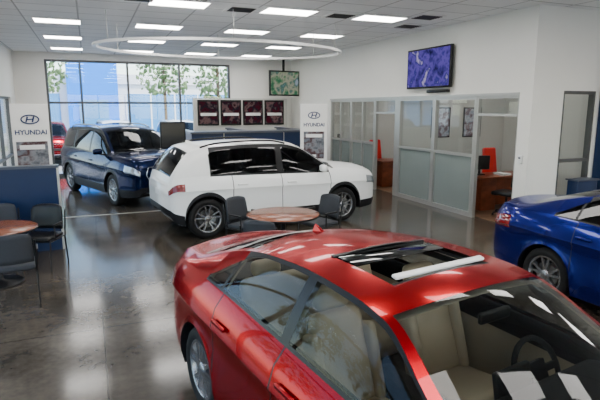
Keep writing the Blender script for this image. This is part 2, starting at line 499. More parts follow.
    for i in range(1, 5):
        z = gz0+(gz1-gz0)*i/5
        boxes('grille_bar_%d' % i, [(xf+.0, xf+.02, -gw*.78, gw*.78, z-.006, z+.006)], M['chrome'], E)
    rbox('plate', (.012, .42, .12), (xr-.008, 0, P['plate']), M['paper'], E, .004)
    cx = P['cowl']; cz = F['cz'](cx)
    for k, y0 in enumerate((-.15, .42)):
        tube('wiper_%d' % (k+1), [(cx+.13, y0, cz-.015), (cx+.04, y0-.25, cz+.03), (cx-.02, y0-.52, cz+.025)], .008, M['black'], E)
    if suv:
        for k, sgn in enumerate((-1, 1)):
            pts = []
            for t in range(9):
                x = P['rails'][0]+(P['rails'][1]-P['rails'][0])*t/8
                pts.append((x, sgn*(F['ry'](x)-.035), F['rz'](x)+(.02 if t in (0, 8) else .06)))
            tube('roof_rail_%d' % (k+1), pts, .016, P.get('railmat', M['alu']), E)
    if 'fin' in P:
        bm = bmesh.new(); x = P['fin']; z = F['cz'](x)-.004
        ps = [(x+.11, 0, z-.002), (x+.03, 0, z+.035), (x-.06, 0, z+.062), (x-.075, 0, z-.002)]
        L = [bm.verts.new((p[0], -.022 if i in (0, 3) else -.004, p[2])) for i, p in enumerate(ps)]; Rr = [bm.verts.new((p[0], .022 if i in (0, 3) else .004, p[2])) for i, p in enumerate(ps)]
        bm.faces.new(L); bm.faces.new(Rr[::-1])
        for i in range(4): bm.faces.new((L[i], L[(i+1) % 4], Rr[(i+1) % 4], Rr[i]))
        me = bpy.data.meshes.new('antenna_fin'); bm.to_mesh(me); bm.free(); add_obj('antenna_fin', me, E, [paint])
    if interior:
        dz = P.get('dz', 0)
        cw = P['cowl']
        rbox('dashboard', (.62, Wm*1.50, .26), (cw-.14, 0, .83+dz), M['dash'], E, .08)
        rbox('console', (1.0, .22, .2), (cw-.95, 0, .52+dz), M['dash'], E, .05)
        rbox('centre_screen', (.03, .26, .15), (cw-.44, 0, .98+dz), M['black'], E, .01, (0, -.2, 0))
        bm = bmesh.new()
        n = 32; m_ = 10; ringv = []
        for a in range(n):
            A = 2*math.pi*a/n
            ringv.append([bm.verts.new((.016*math.sin(2*math.pi*b/m_), (.175+.016*math.cos(2*math.pi*b/m_))*math.cos(A), (.175+.016*math.cos(2*math.pi*b/m_))*math.sin(A))) for b in range(m_)])
        for a in range(n):
            for b in range(m_):
                f = bm.faces.new((ringv[a][b], ringv[(a+1) % n][b], ringv[(a+1) % n][(b+1) % m_], ringv[a][(b+1) % m_])); f.smooth = True
        for (cy, cz_, sy, sz) in ((0, 0, .13, .11), (.1, 0, .16, .035), (-.1, 0, .16, .035), (0, -.1, .04, .14)):
            bmesh.ops.create_cube(bm, size=1, matrix=Matrix.Translation((0, cy, cz_)) @ Matrix.Diagonal((.03, sy, sz, 1)))
        me = bpy.data.meshes.new('steering_wheel'); bm.to_mesh(me); bm.free()
        o = add_obj('steering_wheel', me, E, [M['dash']]); o.location = (cw-.55, .37, .88+dz); o.rotation_euler = (0, -.45, 0)
        sx = P['seatx']
        def seat(tag, x, y, w):
            rbox(tag+'_cushion', (.50, w, .16), (x, y, .50+dz), seatm, E, .06, (0, -.12, 0))
            rbox(tag+'_back', (.15, w*.92, .60), (x-.31, y, .80+dz), seatm, E, .065, (0, -.30, 0), taper=(.8, .82))
            rbox(tag+'_bolster_l', (.16, .07, .48), (x-.26, y+w*.40, .76+dz), seatm, E, .034, (0, -.30, 0))
            rbox(tag+'_bolster_r', (.16, .07, .48), (x-.26, y-w*.40, .76+dz), seatm, E, .034, (0, -.30, 0))
            rbox(tag+'_headrest', (.11, .25, .17), (x-.425, y, 1.165+dz), seatm, E, .05, (0, -.22, 0))
            for q in (-.06, .06):
                tube(tag+'_post', [(x-.40, y+q, 1.03+dz), (x-.42, y+q, 1.12+dz)], .006, M['chrome'], E, False, True)
        seat('front_seat_r', sx, -.37, .50); seat('front_seat_l', sx, .37, .50)
        rx = P['rseatx']
        rbox('rear_cushion', (.50, 1.22, .16), (rx, 0, .52+dz), seatm, E, .06, (0, -.1, 0))
        rbox('rear_back', (.15, 1.18, .54), (rx-.30, 0, .80+dz), seatm, E, .06, (0, -.38, 0))
        for k, y in enumerate((-.36, .36)):
            rbox('rear_headrest_%d' % k, (.10, .24, .13), (rx-.42, y, 1.10+dz), seatm, E, .045, (0, -.2, 0))
        if not suv:
            rbox('parcel_shelf', (.50, 1.10, .03), (rx-.62, 0, 1.0), M['dash'], E, .01)
            rbox('rear_mirror', (.03, .22, .06), (P['header']+.16, 0, 1.28), M['black'], E, .012)
    if sunroof:
        a, b = P['sr']; ry = F['ry'](0)*(1-st[1])
        za = F['cz'](a)-.045; zb_ = F['cz'](b)-.05
        boxes('sunroof_frame', [(a-.0, b+.03, -ry-.02, -ry+.012, zb_-.05, zb_+.012), (a, b+.03, ry-.012, ry+.02, zb_-.05, zb_+.012), (a-.02, a+.012, -ry, ry, za-.04, za+.03)], M['black'], E)
        rbox('sunroof_deflector', (.04, ry*1.86, .02), (b+F['bow'](b)*.9-.03, 0, F['cz'](b)+.004), M['white'], E, .008, (0, .25, 0))
        rbox('sunroof_panel', (.20, ry*1.9, .012), (a+.10+F['bow'](a), 0, za+.02), M['tglass'], E, .004)
    return E

SED = dict(sh=.875,
 xr=-2.35, xf=2.22, wc=(-1.35, 1.35), R=.375, wr=.325, W=1.80,
 belt=[(-2.35, .94), (-2.1, 1.01), (-1.7, 1.045), (-1.2, 1.04), (0, .995), (.9, .945), (1.35, .895), (1.9, .785), (2.15, .68), (2.22, .60)],
 wmax=[(-2.35, .62), (-2.32, .70), (-2.25, .765), (-2.1, .825), (-1.8, .875), (-1.2, .90), (1.1, .90), (1.6, .885), (1.9, .82), (2.08, .70), (2.18, .56), (2.22, .45)],
 rz=[(-2.35, .96), (-2.3, 1.02), (-2.0, 1.065), (-1.8, 1.09), (-1.5, 1.175), (-1.1, 1.285), (-.7, 1.35), (-.2, 1.38), (.2, 1.365), (.42, 1.33), (.8, 1.13), (1.15, .96), (1.5, .90), (1.9, .81), (2.15, .70), (2.22, .62)],
 cz=[(-2.35, .99), (-2.3, 1.07), (-2.0, 1.10), (-1.8, 1.13), (-1.5, 1.225), (-1.1, 1.345), (-.7, 1.41), (-.2, 1.435), (.2, 1.425), (.42, 1.395), (.8, 1.20), (1.15, 1.005), (1.5, .96), (1.9, .865), (2.15, .745), (2.22, .64)],
 ry=[(-2.35, .50), (-2.2, .64), (-1.8, .66), (-1.5, .61), (-1.1, .565), (-.5, .57), (.42, .585), (.8, .66), (1.15, .72), (1.5, .72), (1.9, .64), (2.15, .46), (2.22, .34)],
 bow=[(-2.35, -.10), (-1.8, -.10), (-1.0, -.08), (-.4, 0), (0, .03), (.42, .07), (1.15, .14), (1.9, .12), (2.22, .05)],
 rock=[(-2.35, .42), (-2.25, .30), (-1.9, .22), (-1, .19), (1, .19), (1.9, .20), (2.12, .24), (2.22, .30)],
 gt=[(-2.35, .5), (-1.38, .12), (-1.32, .22), (-1.14, .62), (-.92, .88), (-.7, .93), (.9, .93), (2.2, .93)],
 cowl=1.15, header=.42, rg0=-1.80, rg1=-1.02, dlo_r=-1.34, dlo_f=1.02,
 seams=[1.02, -.15, -1.0], pillars=[(-.215, -.125), (-1.07, -1.04)], extra=[1.8, -1.9, 1.0],
 hl=1.75, hlrows=(5, 6), tl=-1.93, tlrows=(5, 6), cab=(-1.7, 1.1), mir=.84, handles=(.03, -.86), grille=(.30, .60, .38), plate=.72,
 fin=-1.0, seatx=.10, rseatx=-.78, sr=(-.30, .20), nsp=5)

def scale_keys(D, sx, sy, sz):
    D = dict(D)
    for k in ('belt', 'rz', 'cz', 'rock'): D[k] = [(a*sx, b*sz) for a, b in D[k]]
    for k in ('wmax', 'ry'): D[k] = [(a*sx, b*sy) for a, b in D[k]]
    for k in ('bow',): D[k] = [(a*sx, b*sx) for a, b in D[k]]
    D['gt'] = [(a*sx, b) for a, b in D['gt']]
    for k in ('xr', 'xf', 'cowl', 'header', 'rg0', 'rg1', 'dlo_r', 'dlo_f', 'hl', 'tl', 'mir', 'seatx', 'rseatx'): D[k] = D[k]*sx
    for k in ('seams', 'extra', 'handles', 'cab', 'rails', 'wc'): D[k] = tuple(a*sx for a in D[k])
    D['pillars'] = [(a*sx, b*sx) for a, b in D['pillars']]
    D['W'] *= sy; D['grille'] = (D['grille'][0]*sz, D['grille'][1]*sz, D['grille'][2]*sy); D['plate'] *= sz
    if 'fin' in D: D['fin'] *= sx
    return D

SUV = dict(
 xr=-2.06, xf=2.10, wc=(-1.25, 1.25), R=.39, wr=.335, W=1.78,
 belt=[(-2.06, .94), (-1.9, 1.04), (-1.4, 1.05), (0, 1.02), (.9, 1.0), (1.3, 1.0), (1.7, .97), (1.95, .93), (2.05, .88), (2.10, .80)],
 wmax=[(-2.06, .66), (-2.03, .74), (-1.95, .81), (-1.8, .855), (-1.3, .885), (1.1, .89), (1.6, .88), (1.9, .82), (2.03, .74), (2.10, .64)],
 rz=[(-2.06, .97), (-2.02, 1.08), (-1.9, 1.28), (-1.80, 1.44), (-1.65, 1.51), (-1.2, 1.545), (-.4, 1.56), (.15, 1.54), (.42, 1.48), (.8, 1.22), (1.08, 1.05), (1.4, 1.03), (1.8, 1.0), (2.0, .95), (2.10, .83)],
 cz=[(-2.06, 1.0), (-2.02, 1.12), (-1.9, 1.35), (-1.80, 1.51), (-1.65, 1.57), (-1.2, 1.60), (-.4, 1.61), (.15, 1.595), (.42, 1.54), (.8, 1.29), (1.08, 1.10), (1.4, 1.08), (1.8, 1.05), (2.0, 1.0), (2.10, .88)],
 ry=[(-2.06, .58), (-1.95, .66), (-1.7, .62), (-1.2, .62), (.42, .63), (.8, .69), (1.08, .73), (1.5, .74), (1.9, .70), (2.10, .54)],
 bow=[(-2.06, -.06), (-1.4, -.04), (-.4, 0), (.42, .07), (1.08, .13), (1.8, .10), (2.10, .04)],
 rock=[(-2.06, .42), (-1.98, .32), (-1.7, .26), (-.9, .22), (.9, .22), (1.7, .22), (2.05, .26), (2.10, .34)],
 gt=[(-2.06, .5), (-1.78, .25), (-1.66, .50), (-1.5, .74), (-1.2, .86), (2.1, .9)],
 cowl=1.08, header=.42, rg0=-1.99, rg1=-1.76, dlo_r=-1.72, dlo_f=.98,
 seams=[.98, .0, -.92], pillars=[(-.05, .04), (-1.02, -.95)], extra=[1.7, -1.85],
 hl=1.80, hlrows=(5, 6), tl=-1.82, tlrows=(6,), cab=(-1.75, 1.0), mir=.80, handles=(.18, -.76), grille=(.44, .84, .50), plate=.75,
 fin=-1.4, seatx=.05, rseatx=-.80, nsp=5, rails=(-1.55, .2), dz=.13)
SUVC = dict(SUV)
SUVC.update(xr=-1.84, xf=2.10, wc=(-1.27, 1.27), R=.40, wr=.34,
 belt=[(-1.84, .90), (-1.80, .99), (-1.7, 1.05), (-1.3, 1.06), (0, 1.03), (.9, 1.0), (1.3, 1.0), (1.7, .98), (1.95, .94), (2.05, .88), (2.10, .80)],
 wmax=[(-1.84, .70), (-1.82, .76), (-1.76, .82), (-1.62, .865), (-1.3, .885), (1.1, .89), (1.6, .88), (1.88, .83), (2.03, .74), (2.10, .64)],
 rz=[(-1.84, .93), (-1.81, 1.02), (-1.70, 1.22), (-1.54, 1.42), (-1.42, 1.50), (-1.2, 1.54), (-.4, 1.575), (.1, 1.56), (.42, 1.49), (.8, 1.25), (1.10, 1.06), (1.4, 1.04), (1.8, 1.0), (2.0, .95), (2.10, .82)],
 cz=[(-1.84, .97), (-1.81, 1.07), (-1.70, 1.29), (-1.54, 1.50), (-1.42, 1.565), (-1.2, 1.60), (-.4, 1.625), (.1, 1.61), (.42, 1.55), (.8, 1.32), (1.10, 1.12), (1.4, 1.10), (1.8, 1.06), (2.0, 1.0), (2.10, .86)],
 ry=[(-1.84, .62), (-1.74, .70), (-1.5, .66), (-1.1, .64), (.42, .64), (.8, .70), (1.08, .73), (1.5, .74), (1.9, .70), (2.10, .54)],
 bow=[(-1.84, -.05), (-1.4, -.04), (-.4, 0), (.42, .07), (1.08, .13), (1.8, .10), (2.10, .04)],
 rock=[(-1.84, .42), (-1.78, .32), (-1.6, .25), (-.9, .23), (.9, .23), (1.7, .24), (2.05, .28), (2.10, .34)],
 gt=[(-1.84, .5), (-1.28, .45), (-1.18, .80), (-1.0, .88), (2.1, .9)],
 rg0=-1.79, rg1=-1.50, dlo_r=-1.20, dlo_f=1.0, seams=[1.0, .04, -.84], pillars=[(-.02, .09)],
 tl=-1.62, tlrows=(6,), fin=-1.3, rails=(-1.30, .2), handles=(.22, -.68), cab=(-1.6, 1.0))

P_red = pbr('red_paint', (.30, .0, .006), .20, .72, .30, noise=.03, nscale=300, tint=(.8, .02, .05))
P_blue = pbr('deep_blue_paint', (.003, .008, .12), .20, .6, .35, noise=.03, nscale=300, tint=(.1, .15, .7))
P_white = pbr('white_paint', (.84, .84, .83), .35, 0, .5, noise=.02, nscale=300, spec=.2)
P_navy = pbr('dark_blue_paint', (.003, .009, .040), .20, .5, .35, noise=.03, nscale=300, tint=(.1, .15, .4))

def rot_from(fx, fy): return math.atan2(fy, fx)

H = 2.3
build_car('sedan', SED, (1.72, 2.43, 0), rot_from(.156, -.988), P_red, M['cglass'], M['beige'], sunroof=True)
build_car('sedan', SED, (5.84, 3.0, 0), rot_from(.04, -.999), P_blue, M['tglass'], M['beige'])
V = scale_keys(SUVC, 1.12, 1.03, 1.035)
V['R'] = .415; V['wr'] = .355; V['railmat'] = M['black']
build_car('suv', V, (3.16, 9.82, 0), rot_from(.993, .117), P_white, M['tglass'], M['dash'], suv=True)
G = scale_keys(SUV, 1.20, 1.09, 1.15)
G['R'] = .43; G['wr'] = .375
build_car('suv', G, (.80, 14.45, 0), rot_from(.335, -.942), P_navy, M['tglass'], M['dash'], suv=True)

# ---------------------------------------------------------------- room
XL, XR, YB, ZC = -2.1, 7.35, 18.8, 4.05
XE, YS = 12.5, -5.0
boxes('floor', [(XL-.2, XE+.2, YS-.2, YB+.1, -.1, 0)], M['floor'])
boxes('ceiling', [(XL-.2, XE+.2, YS-.2, YB+.2, ZC, ZC+.2)], M['ceil'])
WX0, WX1, WZ1 = -1.2, 4.93, 3.83
boxes('wall_back', [(XL-.2, WX0, YB, YB+.2, 0, ZC), (WX1, XE+.2, YB, YB+.2, 0, ZC), (WX0, WX1, YB, YB+.2, WZ1, ZC)], M['wall'])
boxes('wall_left', [(XL-.2, XL, YS, -3.5, 0, ZC), (XL-.2, XL, 8.2, 10.6, 0, ZC), (XL-.2, XL, 17.6, YB, 0, ZC), (XL-.2, XL, -3.5, 8.2, 3.2, ZC), (XL-.2, XL, 10.6, 17.6, 2.6, ZC)], M['wall'])
boxes('wall_front', [(XL-.2, -1.4, YS-.2, YS, 0, ZC), (11.8, XE+.2, YS-.2, YS, 0, ZC), (-1.4, 11.8, YS-.2, YS, 3.3, ZC)], M['wall'])
boxes('wall_right', [(XE, XE+.2, YS, YB, 0, ZC)], M['wall'])
YP = 7.0
PH = 2.52
boxes('wall_office', [(XR, XR+.14, YP+.14, YB, PH, ZC), (XR, XR+.14, YP+.14, 7.3, 0, PH), (XR, XR+.14, 15.3, YB, 0, PH),
                      (XR, 8.1, YP, YP+.14, 0, ZC), (8.95, XE, YP, YP+.14, 0, ZC), (8.1, 8.95, YP, YP+.14, 2.6, ZC)], M['wall'])
boxes('wall_office_rear', [(10.9, 11.0, YP+.14, YB, 0, ZC), (XR+.14, 10.9, 11.33, 11.4, 0, ZC), (XR+.14, 10.9, 14.6, 14.7, 0, ZC)], M['wall2'])
for k, (a, b) in enumerate(((YP+.16, 11.31), (11.42, 14.58), (14.72, YB-.02))):
    boxes('office_carpet', [(XR+.16, 10.88, a, b, 0, .012)], M['carpet'])

def storefront(name, axis, c, a0, a1, z0, z1, vs, hs, fm, gm, t=.06, d=.1):
    E = empty(name)
    fr = []
    def B(u0, u1, w0, w1, dd=d):
        fr.append((u0, u1, c-dd/2, c+dd/2, w0, w1) if axis == 'x' else (c-dd/2, c+dd/2, u0, u1, w0, w1))
    for v in [a0+t/2]+list(vs)+[a1-t/2]: B(v-t/2, v+t/2, z0, z1)
    B(a0+t, a1-t, z0, z0+t*1.3, d*.98); B(a0+t, a1-t, z1-t, z1, d*.98)
    for h in hs: B(a0+t, a1-t, h-t/2, h+t/2, d*.96)
    boxes('frame', fr, fm, E)
    boxes('pane', [(a0+.02, a1-.02, c-.006, c+.006, z0+.02, z1-.02) if axis == 'x' else (c-.006, c+.006, a0+.02, a1-.02, z0+.02, z1-.02)], gm, E)
    return E
storefront('window_1', 'x', YB+.1, WX0, WX1, 0, WZ1, [-.15, 1.35, 3.1], [2.45, .9], M['dalu'], M['wglass'], t=.07)
storefront('window_2', 'y', XL-.1, 10.6, 17.6, 0, 2.6, [12.3, 14.1, 15.9], [.9], M['dalu'], M['wglass'])
storefront('window_3', 'y', XL-.1, -3.5, 8.2, 0, 3.2, [-1.2, 1.1, 3.4, 5.8], [2.4], M['dalu'], M['wglass'])
storefront('window_4', 'x', YS-.1, -1.4, 11.8, 0, 3.3, [.8, 3, 5.2, 7.4, 9.6], [2.4], M['dalu'], M['wglass'])
storefront('window_5', 'x', YP+.07, 8.1, 8.95, 0, 2.6, [], [1.3], M['dalu'], M['wglass'])
def bay(name, y0, y1, mids=()):
    E = empty(name); t = .06; x0, x1 = XR+.02, XR+.12
    fr = [(x0, x1, y0, y0+t, 0, PH), (x0, x1, y1-t, y1, 0, PH), (x0+.002, x1-.002, y0+t, y1-t, 0, .1), (x0+.002, x1-.002, y0+t, y1-t, PH-t, PH), (x0+.002, x1-.002, y0+t, y1-t, 1.27, 1.33)]
    for m in mids: fr.append((x0+.001, x1-.001, m-t/2, m+t/2, 0, PH))
    boxes('frame', fr, M['alu'], E)
    boxes('frosted_pane', [(XR+.066, XR+.074, y0+.03, y1-.03, .08, 1.29)], M['frost'], E)
    boxes('clear_pane', [(XR+.066, XR+.074, y0+.03, y1-.03, 1.31, PH-.03)], M['wglass'], E)
bay('window_6', 13.9, 15.3, [14.6]); bay('window_7', 12.5, 13.9, [13.2])
bay('window_8', 9.85, 11.3); bay('window_9', 8.45, 9.85)
boxes('trim_1', [(XR-.02, XR-.001, 7.3, 15.3, PH, PH+.05)], M['alu'])
def doorway(name, y0, y1):
    E = empty(name); t = .05; x0, x1 = XR+.03, XR+.11
    boxes('frame', [(x0, x1, y0, y0+t, 0, PH), (x0, x1, y1-t, y1, 0, PH), (x0+.002, x1-.002, y0+t, y1-t, PH-t, PH), (x0+.002, x1-.002, y0+t, y1-t, 2.13, 2.18)], M['alu'], E)
    boxes('transom', [(XR+.066, XR+.074, y0+.03, y1-.03, 2.16, PH-.03)], M['wglass'], E)
    boxes('leaf_frame', [(x1+.02, x1+.90, y0+.0, y0+.04, .02, .14), (x1+.02, x1+.90, y0+.0, y0+.04, 2.03, 2.12), (x1+.02, x1+.10, y0+.0, y0+.04, .14, 2.03), (x1+.82, x1+.90, y0+.0, y0+.04, .14, 2.03)], M['alu'], E)
    boxes('leaf_glass', [(x1+.10, x1+.82, y0+.017, y0+.023, .14, 2.03)], M['wglass'], E)
doorway('door_1', 7.3, 8.45); doorway('door_2', 11.45, 12.5)
boxes('trim_3', [(XR+.02, XR+.12, 11.3, 11.45, 0, PH)], M['alu'])
boxes('baseboard_office', [(XR-.015, XR, YP, 7.3, 0, .1), (XR-.015, XR, 15.3, YB, 0, .1), (XR-.015, 8.1, YP-.015, YP, 0, .1)], M['dalu'])
boxes('baseboard_back', [(XL, WX0, YB-.015, YB, 0, .1), (WX1, XR-.02, YB-.015, YB, 0, .1)], M['dalu'])
boxes('trim_2', [(XL+.01, 3.4, 11.63, 11.68, .0, .008)], M['alu'])

# ---------------------------------------------------------------- ceiling fixtures
def panel(x, y, lx=1.19, ly=.6):
    E = empty('ceiling_light', (x, y, ZC))
    boxes('diffuser', [(-lx/2+.02, lx/2-.02, -ly/2+.02, ly/2-.02, -.012, -.004)], M['lightpanel'], E)
    boxes('frame', [(-lx/2, lx/2, -ly/2, -ly/2+.02, -.02, 0), (-lx/2, lx/2, ly/2-.02, ly/2, -.02, 0), (-lx/2, -lx/2+.02, -ly/2+.02, ly/2-.02, -.02, 0), (lx/2-.02, lx/2, -ly/2+.02, ly/2-.02, -.02, 0)], M['white'], E)
for x in (-.45, 1.57, 3.57, 5.5):
    for y in (-1.75, 1.0, 3.75, 6.5, 9.25, 12.0, 14.7, 17.4):
        panel(x, y, 1.0 if x > 0 else .9, .6)
for x in (8.0, 10.4):
    for y in (-1.75, 1.0, 3.75): panel(x, y)
for y in (9.4, 13.0, 16.4): panel(9.2, y, .6, 1.0)
def vent(x, y, s=.55):
    E = empty('ceiling_vent', (x, y, ZC))
    boxes('frame', [(-s/2, s/2, -s/2, s/2, -.012, -.001)], M['white'], E)
    bl = []
    for k in range(5):
        q = -s/2+.06+k*(s-.12)/5
        bl.append((-s/2+.05, s/2-.05, q, q+.05, -.02, -.010))
    boxes('slots', bl, M['clad'], E)
for x, y in ((.9, 9.1), (2.7, 9.4), (4.65, 9.3), (6.3, 8.8), (6.6, 9.9), (.9, 14.8), (4.6, 13.4)): vent(x, y)
E = empty('pendant_ring', (2.80, 11.05, 3.5))
bm = bmesh.new(); n = 96; rr = []
for k in range(n):
    a = 2*math.pi*k/n; ca, sa = math.cos(a), math.sin(a)
    ring = []
    for (dr, dz_) in ((-.035, -.025), (.035, -.025), (.035, .025), (-.035, .025)):
        ring.append(bm.verts.new(((2.6+dr)*ca, (1.75+dr)*sa, dz_)))
    rr.append(ring)
for k in range(n):
    for q in range(4):
        bm.faces.new((rr[k][q], rr[(k+1) % n][q], rr[(k+1) % n][(q+1) % 4], rr[k][(q+1) % 4]))
bmesh.ops.recalc_face_normals(bm, faces=bm.faces)
me = bpy.data.meshes.new('ring'); bm.to_mesh(me); bm.free(); add_obj('ring', me, E, [M['white']])
for k in range(6):
    a = 2*math.pi*(k+.4)/6
    tube('cable_%d' % k, [(2.6*math.cos(a), 1.75*math.sin(a), .02), (2.6*math.cos(a), 1.75*math.sin(a), .55)], .006, M['alu'], E, False, True)

# ---------------------------------------------------------------- TVs
E = empty('wall_tv', (XR-.10, 9.95, 3.18))
rbox('bezel', (.07, 1.62, .90), (0, 0, 0), M['black'], E, .012)
boxes('screen', [(-.045, -.036, -.77, .77, -.41, .41)], M['scr1'], E)
boxes('bracket', [(.03, .10, -.2, .2, -.2, .2)], M['black'], E)
E = empty('soundbar', (XR-.05, 9.65, 2.66)); rbox('body', (.09, .75, .07), (0, 0, 0), M['black'], E, .02); boxes('mount', [(.03, .05, -.2, .2, -.02, .02)], M['black'], E)
E = empty('wall_tv', (6.72, 17.9, 3.16), .2)
rbox('bezel', (1.28, .07, .90), (0, 0, 0), M['black'], E, .012)
boxes('screen', [(-.59, .59, -.046, -.036, -.40, .40)], M['scr2'], E)
boxes('bracket', [(-.04, .04, .03, .08, -.1, .88)], M['black'], E)

# ---------------------------------------------------------------- signs
def sign(x, y, rz, h=2.38, w=.66):
    E = empty('sign_stand', (x, y, 0), rz)
    rbox('panel', (w, .10, h-.05), (0, 0, h/2+.025), M['white'], E, .01)
    rbox('base', (w+.1, .32, .05), (0, 0, .025), M['alu'], E, .01)
    R90 = (math.pi/2, 0, 0)
    text('lettering', 'HYUNDAI', .115, (0, -.055, h-.50), R90, M['logo'], E)
    pts = [(.14*math.cos(a*math.pi/12), -.056, h-.27+.075*math.sin(a*math.pi/12)) for a in range(24)]
    tube('emblem_ring', pts, .012, M['logo'], E, True)
    tube('emblem_h1', [(-.065, -.056, h-.32), (-.035, -.056, h-.22)], .014, M['logo'], E, False, True)
    tube('emblem_h2', [(.035, -.056, h-.32), (.065, -.056, h-.22)], .014, M['logo'], E, False, True)
    tube('emblem_h3', [(-.05, -.056, h-.275), (.05, -.056, h-.265)], .011, M['logo'], E, False, True)
    boxes('poster', [(-.25, .25, -.060, -.052, h-1.32, h-.66)], M['scr4'], E)
    boxes('poster_text', [(-.20, .20, -.064, -.060, h-.80, h-.72), (-.20, .05, -.064, -.060, h-1.28, h-1.22)], M['paper'], E)
sign(-.96, 10.3, .1, 2.36, .60); sign(5.08, 11.50, -.3)

# ---------------------------------------------------------------- navy half wall
E = empty('half_wall')
boxes('panel', [(XL+.01, -.53, 9.0, 9.14, 0, 1.35)], M['navy'], E)
boxes('cap', [(XL+.01, -.50, 8.97, 9.17, 1.35, 1.39)], M['greytop'], E)
boxes('end_post', [(-.53, -.50, 9.01, 9.13, 0, 1.35)], M['alu'], E)

# ---------------------------------------------------------------- counter island
E = empty('reception_counter')
CH = 1.58
boxes('panels', [(2.6, 6.2, 14.2, 14.32, 0, CH), (2.6, 2.72, 14.32, 17.0, 0, CH), (6.08, 6.2, 14.32, 17.0, 0, CH), (4.3, 4.4, 14.32, 17.0, 0, CH)], M['navy'], E)
boxes('cap', [(2.56, 6.24, 14.14, 14.9, CH, CH+.05), (2.56, 2.80, 14.9, 17.0, CH, CH+.05), (6.0, 6.24, 14.9, 17.0, CH, CH+.05), (4.25, 4.45, 14.9, 17.0, CH, CH+.05)], M['greytop'], E)
boxes('desk_top', [(2.72, 4.3, 14.32, 15.1, .72, .76), (4.4, 6.08, 14.32, 15.1, .72, .76)], M['greytop'], E)
boxes('seams', [(3.5, 3.515, 14.19, 14.2, 0, CH), (5.3, 5.315, 14.19, 14.2, 0, CH)], M['alu'], E)
E = empty('display_partition')
boxes('panel', [(3.45, 7.0, 18.35, 18.45, 0, 2.62)], M['wall2'], E)
x = 3.6
for k in range(4):
    boxes('poster_frame_%d' % k, [(x, x+.76, 18.31, 18.35, 1.66, 2.56)], M['black'], E)
    boxes('poster_%d' % k, [(x+.05, x+.71, 18.30, 18.31, 1.72, 2.50)], M['scr3'], E)
    boxes('poster_label_%d' % k, [(x+.1, x+.66, 18.292, 18.30, 2.0, 2.10)], M['paper'], E)
    x += .83
E = empty('monitor_kiosk', (1.80, 12.2, 0))
rbox('screen_box', (.58, .10, .62), (0, 0, 1.66), M['black'], E, .015)
boxes('screen', [(-.25, .25, -.056, -.050, 1.39, 1.93)], M['rimdark'], E)
rbox('post', (.10, .06, 1.34), (0, .02, .69), M['black'], E, .01)
rbox('base', (.5, .4, .03), (0, 0, .015), M['black'], E, .01)

# ---------------------------------------------------------------- furniture
def round_table(x, y, r=.54, h=.75):
    E = empty('round_table', (x, y, 0))
    lathe_obj('top', [(.001, h), (r-.01, h), (r, h-.01), (r, h-.028), (r-.01, h-.035), (.001, h-.035)], M['wood2'], E, 64)
    lathe_obj('edge', [(r+.002, h-.006), (r+.006, h-.018), (r+.002, h-.030)], M['black'], E, 64)
    lathe_obj('pedestal', [(.05, h-.035), (.035, h-.06), (.035, .08), (.06, .05), (.26, .03), (.28, .015), (.28, 0), (.001, 0)], M['black'], E, 40)
    lathe_obj('plate', [(.15, h-.036), (.15, h-.05), (.04, h-.05)], M['black'], E, 24)
def chair(x, y, rz, mat=None, frame=None):
    mat = mat or M['grey']; frame = frame or M['black']
    E = empty('dining_chair', (x, y, 0), rz)
    rbox('seat', (.47, .45, .06), (0, 0, .45), mat, E, .025)
    bm = bmesh.new(); n = 10; g = []
    for i in range(n+1):
        u = -1+2*i/n; c = []
        for j in range(7):
            v = j/6
            w = .23*(1-.10*v**3)
            px = u*w; py = -.235-.06*v+.045*u*u; pz = .52+.36*v-(.03*u**4 if j == 6 else 0)
            c.append((bm.verts.new((px, py, pz)), bm.verts.new((px, py-.03, pz))))
        g.append(c)
    for i in range(n):
        for j in range(6):
            for s in (0, 1):
                q = [g[i][j][s], g[i+1][j][s], g[i+1][j+1][s], g[i][j+1][s]]
                f = bm.faces.new(q if s == 0 else q[::-1]); f.smooth = True
        bm.faces.new((g[i][0][0], g[i][0][1], g[i+1][0][1], g[i+1][0][0])); bm.faces.new((g[i][6][0], g[i+1][6][0], g[i+1][6][1], g[i][6][1]))
    for j in range(6):
        bm.faces.new((g[0][j][0], g[0][j+1][0], g[0][j+1][1], g[0][j][1])); bm.faces.new((g[n][j][0], g[n][j][1], g[n][j+1][1], g[n][j+1][0]))
    bmesh.ops.recalc_face_normals(bm, faces=bm.faces)
    me = bpy.data.meshes.new('back'); bm.to_mesh(me); bm.free(); add_obj('back', me, E, [mat])
    for k, s in enumerate((-1, 1)):
        tube('leg_frame_%d' % k, [(s*.25, -.29, .80), (s*.25, -.24, .48), (s*.25, -.24, .42), (s*.25, .20, .42), (s*.25, .22, .42), (s*.25, .25, .0)], .012, frame, E, False, True)
        tube('rear_leg_%d' % k, [(s*.25, -.22, .42), (s*.25, -.27, .0)], .012, frame, E, False, True)
        rbox('arm_%d' % k, (.04, .26, .025), (s*.26, -.02, .64), frame, E, .01)
        tube('arm_post_%d' % k, [(s*.26, .09, .42), (s*.26, .09, .64)], .011, frame, E, False, True)
    tube('cross', [(-.25, .20, .42), (.25, .20, .42)], .011, frame, E, False, True)
round_table(2.58, 6.95)
chair(2.24, 7.66, -2.6); chair(3.38, 7.42, 1.9); chair(2.10, 6.30, -.7)
round_table(-1.22, 7.5, .5)
chair(-.95, 6.72, .1, M['grey'], M['black']); chair(-1.3, 8.35, math.pi+.1); chair(-.76, 8.10, math.pi-.4, M['black'])

